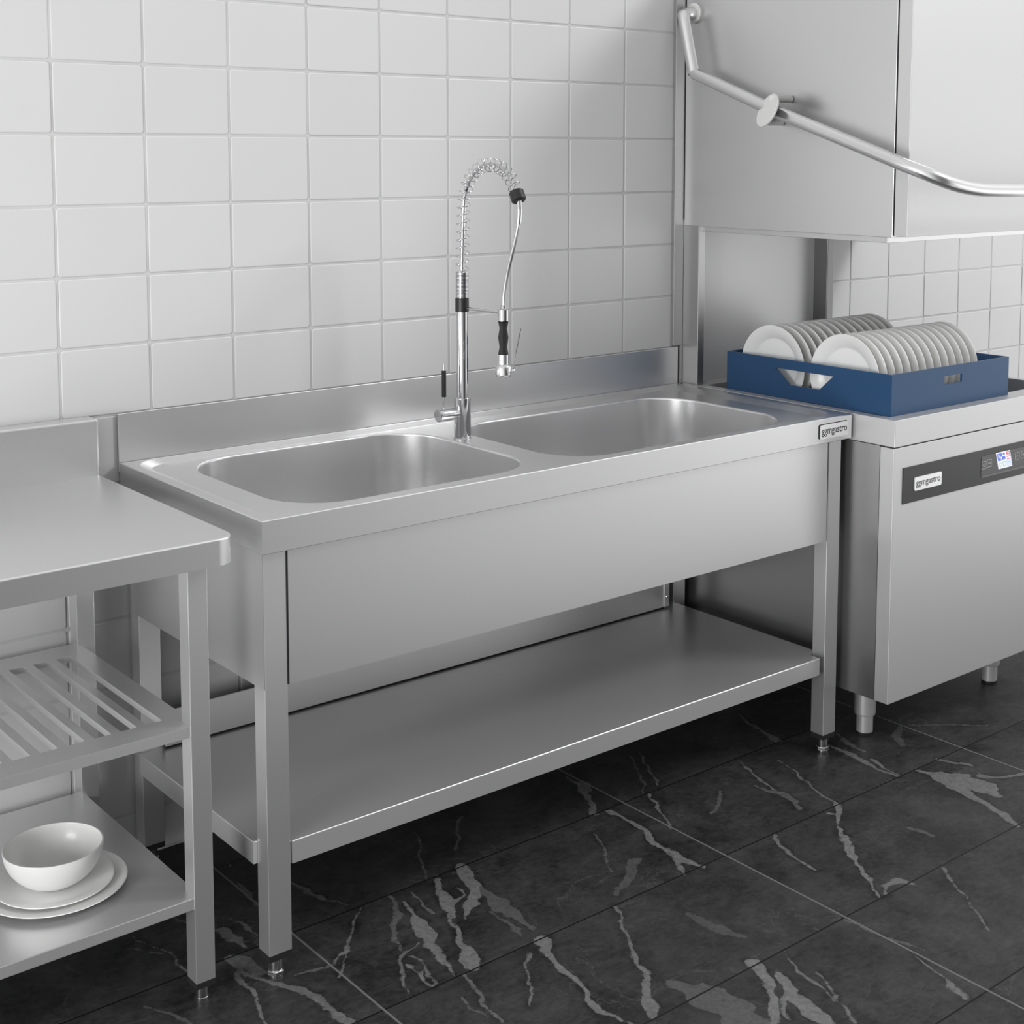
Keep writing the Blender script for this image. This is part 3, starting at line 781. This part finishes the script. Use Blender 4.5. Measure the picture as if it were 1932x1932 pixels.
# ------------------------------------------------------------------ blue rack with plates
def rack():
    x0, x1, y0, y1, z0, z1, w = 1.6405, 2.1370, -.0860, .4525, .8503, .9515, .006
    t = thing('dish_rack', 'blue plastic dish rack full of upright plates on the dishwasher', 'rack', ((x0 + x1) / 2, (y0 + y1) / 2, .8000))
    bl = M['blue']
    trap = [(.2830, .9262), (.0922, .9262), (.1362, .8870), (.2345, .8870)]
    out = [(y0, z0), (y1, z0), (y1, z1), (y0, z1)]
    obj('end_panel', holed(out, [trap], lambda a, b: (x0, a, b), w, (1, 0, 0)), bl, t)
    obj('end_panel', holed(out, [trap], lambda a, b: (x1 - w, a, b), w, (1, 0, 0)), bl, t)
    out = [(x0 + w, z0), (x1 - w, z0), (x1 - w, z1), (x0 + w, z1)]
    sl = [(1.8530, .9068), (1.9290, .9068), (1.9290, .9275), (1.8530, .9275)]
    obj('side_panel', holed(out, [sl], lambda a, b: (a, y0, b), w, (0, 1, 0)), bl, t)
    obj('side_panel', holed(out, [sl], lambda a, b: (a, y1 - w, b), w, (0, 1, 0)), bl, t)
    bm = bmesh.new(); zb = .8138
    for k in range(11):
        y = -.052 + k * .0490; B(bm, 1.6465, 2.131, y, y + .005, zb - .010, zb - .004)
    for k in range(16):
        x = 1.655 + k * .0312; B(bm, x - .002, x + .002, -.052, .443, zb - .004, zb)
    for xa in (1.6465, 2.127):
        for ya in (-.0560, .4425): B(bm, xa, xa + .004, ya, ya + .004, zb - .0115, .870)
    obj('basket_grid', bm, bl, t)
    return t
rack()
ORD = ['first', 'second', 'third', 'fourth', 'fifth', 'sixth', 'seventh', 'eighth', 'ninth', 'tenth', 'eleventh', 'twelfth', 'thirteenth', 'fourteenth']
def rack_plates():
    prof = [(0, -.003), (.070, -.003), (.074, -.0035), (.0845, -.0105), (.100, -.0155), (.1080, -.0182), (.1088, -.0194), (.1080, -.0208), (.101, -.0200), (.0840, -.0152), (.0755, -.0080), (.070, -.0068), (0, -.0068)]
    src = None
    for row, (cy, cz) in (('front', (.0770, .9235)), ('rear', (.3150, .9235))):
        for k in range(14):
            loc = (1.6840 + k * .0318 + (.002 if row == 'rear' else 0), cy, cz)
            if src is None:
                bm = bmesh.new(); lathe(bm, prof, loc, (1, 0, 0), 72, cap=False); o = obj('rack_plate', bm, M['porcelain'], None, 55, loc); src = o
            else:
                o = src.copy(); COL.objects.link(o); o.location = loc
            o.rotation_euler = (random.uniform(0, 6), random.gauss(0, .004), random.gauss(0, .004))
            if k == 13: w = 'hindmost plate of the blue rack\'s %s row, farthest from the sink'
            elif k == 0: w = 'foremost plate of the blue rack\'s %s row, its face turned to the sink'
            else: w = ORD[k] + ' plate from the sink in the blue rack\'s %s row, standing upright'
            o['label'] = 'white ' + w % row if k in (0, 13) else 'the ' + w % row
            o['category'] = 'plate'; o['group'] = 'upright plates in the %s row of the blue rack' % row
rack_plates()

# ------------------------------------------------------------------ light
def area(name, loc, target, sx, sy, power, col=(1, 1, 1)):
    l = bpy.data.lights.new(name, 'AREA'); l.shape = 'RECTANGLE'; l.size = sx; l.size_y = sy; l.energy = power; l.color = col
    o = bpy.data.objects.new(name, l); COL.objects.link(o); o.location = loc
    o.rotation_euler = (Vector(target) - Vector(loc)).to_track_quat('-Z', 'Y').to_euler()
    return o
area('window_light', (4.05, -2.70, 3.95), (1.1, .5, 1.2), 1.0, 1.0, 76)
area('side_fill_light', (-3.0, -1.0, .75), (-.1, .3, .40), 1.2, 1.2, 68)  # unseen fill lamp added to brighten the bowl and left-facing sides
area('low_fill_light', (4.4, -1.9, .75), (2.1, .35, .85), 2.2, 1.3, 5.5)  # unseen fill lamp added to lift the right wall, plates and machine front

w = bpy.data.worlds.new('room_light'); SC.world = w; w.use_nodes = True
nt = w.node_tree; bg = nt.nodes['Background']; L = nt.links.new
tc = nt.nodes.new('ShaderNodeTexCoord'); sp = nt.nodes.new('ShaderNodeSeparateXYZ'); L(tc.outputs['Generated'], sp.inputs[0])
def wm(op, *a):
    n = nt.nodes.new('ShaderNodeMath'); n.operation = op
    for i, v in enumerate(a):
        if isinstance(v, (int, float)): n.inputs[i].default_value = v
        else: L(v, n.inputs[i])
    return n.outputs[0]
hl = wm('SQRT', wm('ADD', wm('MULTIPLY', sp.outputs['X'], sp.outputs['X']), wm('ADD', wm('MULTIPLY', sp.outputs['Y'], sp.outputs['Y']), .0001)))
u = wm('MULTIPLY_ADD', wm('DIVIDE', sp.outputs['X'], hl), .5, .5)
rp = nt.nodes.new('ShaderNodeValToRGB'); L(u, rp.inputs[0])
el = rp.color_ramp.elements
for x, v in ((-.6, .85), (-.3, .30), (0, .09), (.38, .08), (.445, .12), (.485, .40), (.57, .64), (.70, .80), (.80, .84), (.90, .90)):
    e = el.new(x * .5 + .5); e.color = (v, v, v, 1)
el[0].color = (1.15, 1.15, 1.15, 1); el[-1].color = (1.8, 1.8, 1.8, 1)
zf = nt.nodes.new('ShaderNodeMapRange'); zf.inputs['From Min'].default_value = -.45; zf.inputs['From Max'].default_value = .25
zf.inputs['To Min'].default_value = 1.25; zf.inputs['To Max'].default_value = 1.05
L(sp.outputs['Z'], zf.inputs['Value'])
low = wm('MULTIPLY', rp.outputs['Color'], zf.outputs['Result'])
zt = nt.nodes.new('ShaderNodeMapRange'); zt.inputs['From Min'].default_value = .2; zt.inputs['From Max'].default_value = .6
L(sp.outputs['Z'], zt.inputs['Value'])
mx = nt.nodes.new('ShaderNodeMix'); L(zt.outputs['Result'], mx.inputs['Factor']); L(low, mx.inputs[2]); mx.inputs[3].default_value = .88
cb = nt.nodes.new('ShaderNodeCombineColor')
for i in range(3): L(mx.outputs[0], cb.inputs[i])
L(cb.outputs[0], bg.inputs['Color']); bg.inputs['Strength'].default_value = .93

vs = SC.view_settings
vs.view_transform = 'Standard'; vs.look = 'None'; vs.exposure = 0; vs.gamma = 1; vs.use_curve_mapping = False
SC.cycles.use_denoising = True
SC.cycles.max_bounces = 8; SC.cycles.glossy_bounces = 6; SC.cycles.diffuse_bounces = 3
SC.cycles.caustics_reflective = False; SC.cycles.caustics_refractive = False
